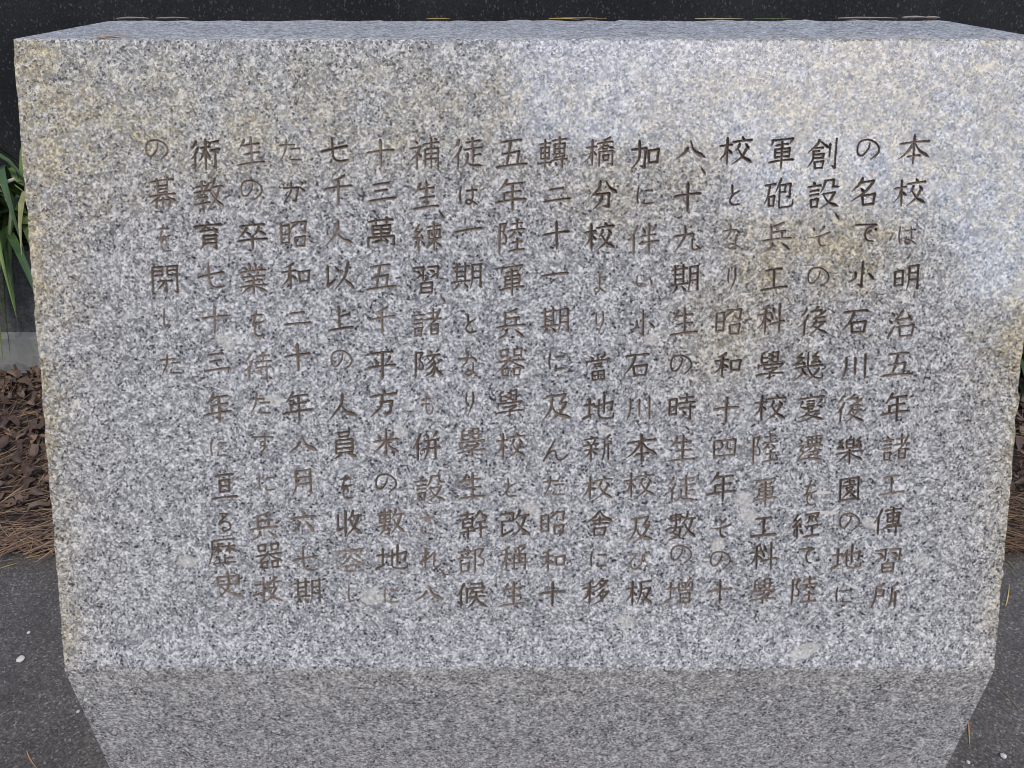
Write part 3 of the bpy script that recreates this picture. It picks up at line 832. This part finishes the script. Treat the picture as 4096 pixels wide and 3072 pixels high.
def plant(x, y, n, label, seed, big=1.0, dark=False, up=.16, base=.34, wide=1.0):
    random.seed(seed)
    mb = MB()
    for k in range(n):
        az = random.choice((random.uniform(-2.6, -.5), random.uniform(-3.1, 3.1)))
        L = random.uniform(.22, .48) * big
        blade_leaf(mb, (x + random.uniform(-.09, .09), y + random.uniform(-.07, .07), base), az, L, random.uniform(.5, 1.1) * up, random.uniform(.10, .34) * big,
                   wide * random.uniform(.010, .022), random.choices((0, 1, 2), (1, 0, 0) if dark else (4, 5, 1))[0])
    root = bpy.data.objects.new("leafy_plant", None); root.location = (x, y, base); C.objects.link(root)
    tag(root, label, "plant", "strap leaved plants around the planter")
    mb.build("foliage", LEAF, root)
    st = MB()
    for k in range(4):
        a = random.uniform(-3, 3)
        st.tube([(x, y, base - .01), (x + .04 * math.cos(a), y + .04 * math.sin(a), base + .11), (x + .13 * math.cos(a), y + .13 * math.sin(a), base + .18)], [.003, .0025, .001], m=0)
    st.build("stem", LEAF[1], root)
    return root
plant(-1.30, 1.99, 90, "strap leaved green plant hanging over the planter beside the stone's left edge", 3, big=1.25, up=.32, wide=1.6)
plant(-1.62, 2.05, 60, "strap leaved green plant at the outer left end of the planter", 5, up=.30, wide=1.5)
plant(1.36, 1.80, 130, "dark strap leaved plant growing in the litter beside the stone's right edge", 9, big=.75, dark=True, up=.30, base=.02, wide=1.4)  # added dark blades, stand in for the shadow behind the right edge
cs = MB(); cs.tube([(-1.46, 1.80, .36), (-1.40, 1.79, .45), (-1.33, 1.79, .52), (-1.22, 1.82, .555)], [.007, .007, .006, .004], n=7)
tag(cs.build("dry_stalk", LEAF[3], loc=(-1.40, 1.79, .45)), "arching cream dry stem among the green blades at the left", "stalk")
random.seed(21)

# ------------------------------------------------------------------ small things lying about
M_YEL = m_noisy("yellow pine needle", (0.50, 0.33, 0.07), (0.66, 0.47, 0.16), 30)
M_ORG = m_noisy("orange dead needle", (0.38, 0.20, 0.09), (0.52, 0.30, 0.15), 30)
M_GRN = m_noisy("green needle", (0.09, 0.13, 0.03), (0.17, 0.20, 0.06), 30)
M_TAN = m_noisy("tan dry scrap", (0.24, 0.19, 0.14), (0.36, 0.29, 0.22), 60)
M_CRM = m_noisy("cream dry needle", (0.55, 0.47, 0.28), (0.68, 0.60, 0.40), 30)
M_WHT = m_noisy("white pebble", (0.50, 0.49, 0.45), (0.70, 0.69, 0.66), 90)
def scrap(name, label, cat, p0, p1, w, mat, z, h=.003, group=None):
    """a dry leaf strip lying between two points"""
    a, b = Vector((p0[0], p0[1], z)), Vector((p1[0], p1[1], z))
    mb = MB(); n = 7; pts = []; ws = []
    off = (b - a).cross(Vector((0, 0, 1))) * random.uniform(-.06, .06)
    for k in range(n):
        s = k / (n - 1)
        p = a.lerp(b, s) + off * 4 * s * (1 - s); p.z += w * .11 + h * .25 * (2.4 * s * (1 - s)) + random.uniform(0, .0003)
        pts.append(p); ws.append(w * (.55 + .45 * math.sin(math.pi * min(1, s * 1.3))) * (1 if s < .85 else .5))
    prof = MB()
    prof.tube(pts, [q / 2 for q in ws], n=6)
    prof.v = [(v[0], v[1], pts[i // 6].z + (v[2] - pts[i // 6].z) * .22) for i, v in enumerate(prof.v)]
    c = (a + b) / 2
    o = prof.build(name, mat, loc=tuple(c))
    o.scale = (1, 1, 1)
    return tag(o, label, cat, group)
TZ = .9795
scrap("dry_leaf", "reddish brown dry leaf strip near the left front of the stone's top", "leaf", (-0.3600, 0.7076), (-0.3406, 0.7265), 0.006, M_ORG, TZ, h=.004)
scrap("pine_needle", "short yellow needle at the back edge of the top, left of the crossed pair", "needle", (-0.0934, 0.8990), (-0.0675, 0.8990), 0.0035, M_YEL, TZ, h=.002)
scrap("pine_needle", "bright yellow broad needle of the crossed pair on the stone's top", "needle", (0.0403, 0.8990), (0.0732, 0.8908), 0.0045, M_YEL, TZ, h=.002)
scrap("dry_leaf", "orange brown dry strip crossing under the yellow needle", "leaf", (0.0456, 0.8990), (0.1034, 0.8990), 0.005, M_ORG, TZ, h=.004)
scrap("pine_needle", "cream and orange needle lying along the back edge, left of the green one", "needle", (0.1998, 0.8990), (0.2524, 0.8990), 0.0035, M_CRM, TZ, h=.002)
scrap("pine_needle", "green needle lying along the back edge of the stone's top", "needle", (0.2641, 0.8990), (0.3050, 0.8990), 0.0035, M_GRN, TZ, h=.002)
scrap("bark_scrap", "tan bark scrap on the back edge near the top's right corner", "bark", (0.4264, 0.8990), (0.4558, 0.8990), 0.012, M_TAN, TZ, h=.004)
scrap("bark_scrap", "tan bark scrap at the very right end of the back edge", "bark", (0.4526, 0.8990), (0.4666, 0.8990), 0.012, M_TAN, TZ, h=.004)
scrap("bark_scrap", "long tan scrap on the back edge left of the bark pair", "bark", (0.3559, 0.8990), (0.4208, 0.8990), 0.008, M_TAN, TZ, h=.004)
scrap("bark_scrap", "thin tan scrap at the left end of the back edge", "bark", (-0.4307, 0.8966), (-0.3962, 0.8990), 0.008, M_TAN, TZ, h=.004)
scrap("bark_scrap", "short reddish scrap on the back edge, right of the left end", "bark", (-0.3885, 0.8990), (-0.3528, 0.8990), 0.007, M_TAN, TZ, h=.004)
scrap("pine_needle", "yellow needle on the paving, lowest of those fanned out at the left", "needle", (-1.0005, 1.0606), (-0.9730, 1.0757), 0.0024, M_YEL, .001, h=.002, group="needles strewn on the paving")
scrap("pine_needle", "long yellow needle on the paving touching the litter at the left", "needle", (-0.9673, 1.0898), (-0.9322, 1.1015), 0.0026, M_YEL, .001, h=.002, group="needles strewn on the paving")
scrap("pine_needle", "tan needle on the paving just in front of the litter at the left", "needle", (-1.0118, 1.0796), (-0.9750, 1.0873), 0.002, M_TAN, .001, h=.002, group="needles strewn on the paving")
scrap("pine_needle", "olive needle on the paving close to the stone's left edge", "needle", (-0.9003, 1.0133), (-0.8832, 1.0324), 0.002, M_GRN, .001, h=.002, group="needles strewn on the paving")
scrap("pine_needle", "rust needle on the paving at the bottom left corner", "needle", (-0.7337, 0.6800), (-0.7034, 0.6529), 0.0018, M_ORG, .001, h=.002, group="needles strewn on the paving")
scrap("pine_needle", "green needle on the paving right of the stone", "needle", (0.9785, 1.0821), (0.9818, 1.0397), 0.0022, M_GRN, .001, h=.002, group="needles strewn on the paving")
scrap("pine_needle", "bent yellow green needle on the paving hard by the stone's right edge", "needle", (0.9091, 0.9641), (0.9477, 1.0192), 0.002, M_YEL, .001, h=.002, group="needles strewn on the paving")
scrap("pine_needle", "thin green stalk on the paving at the lower right", "needle", (0.7994, 0.7885), (0.8071, 0.7476), 0.0018, M_GRN, .001, h=.002, group="needles strewn on the paving")
scrap("pine_needle", "thin brown stalk on the paving right of the stone's lower corner", "needle", (0.7158, 0.7281), (0.6964, 0.6875), 0.0018, M_ORG, .001, h=.002, group="needles strewn on the paving")
def pebble(x, y, r, label):
    bm = bmesh.new(); bmesh.ops.create_icosphere(bm, subdivisions=2, radius=r)
    for v in bm.verts:
        v.co *= 1 + .35 * mnoise.noise(v.co * (1.3 / r) + Vector((x * 9, y * 9, 0)))
        v.co.z *= .6
    me = bpy.data.meshes.new("pebble"); bm.to_mesh(me); bm.free(); me.materials.append(M_WHT)
    tag(link("pebble", me, None, (x, y, r * .5)), label, "pebble", "pale pebbles on the paving")
pebble(-0.8370, 0.8463, 0.0064, "largest white pebble, on the paving left of the stone's fold")
pebble(-0.8565, 0.9037, 0.0030, "small flat white pebble farther up the paving at the left")
pebble(-0.6899, 0.7470, 0.0026, "tiny white pebble beside the stone's lower left slope")
pebble(0.6800, 0.6618, 0.0030, "tiny pale pebble at the bottom right")
pebble(0.7378, 0.6713, 0.0045, "brownish pale pebble at the lower right edge")

# ------------------------------------------------------------------ what stands behind the viewer and is mirrored in the polished face
M_WALLB = m_noisy("dark brown tiled wall", (0.05, 0.045, 0.04), (0.08, 0.072, 0.062), 0.6)
M_PALEW = m_noisy("pale rendered wall", (0.52, 0.50, 0.46), (0.60, 0.58, 0.54), 0.6)
M_GLASS = m_noisy("dark window glass", (0.03, 0.035, 0.04), (0.05, 0.055, 0.06), 1.0, 0.15)
bld = bpy.data.objects.new("stepped_building", None); bld.location = (0, -18, 0); C.objects.link(bld)
tag(bld, "dark stepped building behind the viewer, mirrored in the stone's polished upper face", "building")
BLOCKS = [(-26, 0.0, 21.0), (0.0, 5.3, 11.0), (5.3, 10.6, 9.2), (10.6, 24.0, 6.9)]
for x0, x1, h in BLOCKS:
    m = MB(); m.box(x0 + .002, x1 - .002, -22, -15, -.05, h)
    m.box(x0 + .004, x1 - .004, -22.05, -14.9, h, h + .25)
    wl = m.build("wall", M_WALLB if h < 20 else M_PALEW, bld)
    if h > 20:
        m = MB(); m.box(x0 - .3, x1 - .003, -15.0, -14.6, -.05, 10.4)
        m.build("added_dark_front", M_WALLB, bld)  # added dark block, keeps the reflection low on the face's left side dark
    nfl = int(h // 3)
    for fl in range(nfl):
        mw = MB()
        xx = x0 + 1.0
        while xx + 1.6 < x1:
            mw.box(xx, xx + 1.5, -15.01, -14.96, 1.0 + fl * 3.0, 2.4 + fl * 3.0); xx += 2.9
        if mw.v: mw.build("window_row", M_GLASS, wl)
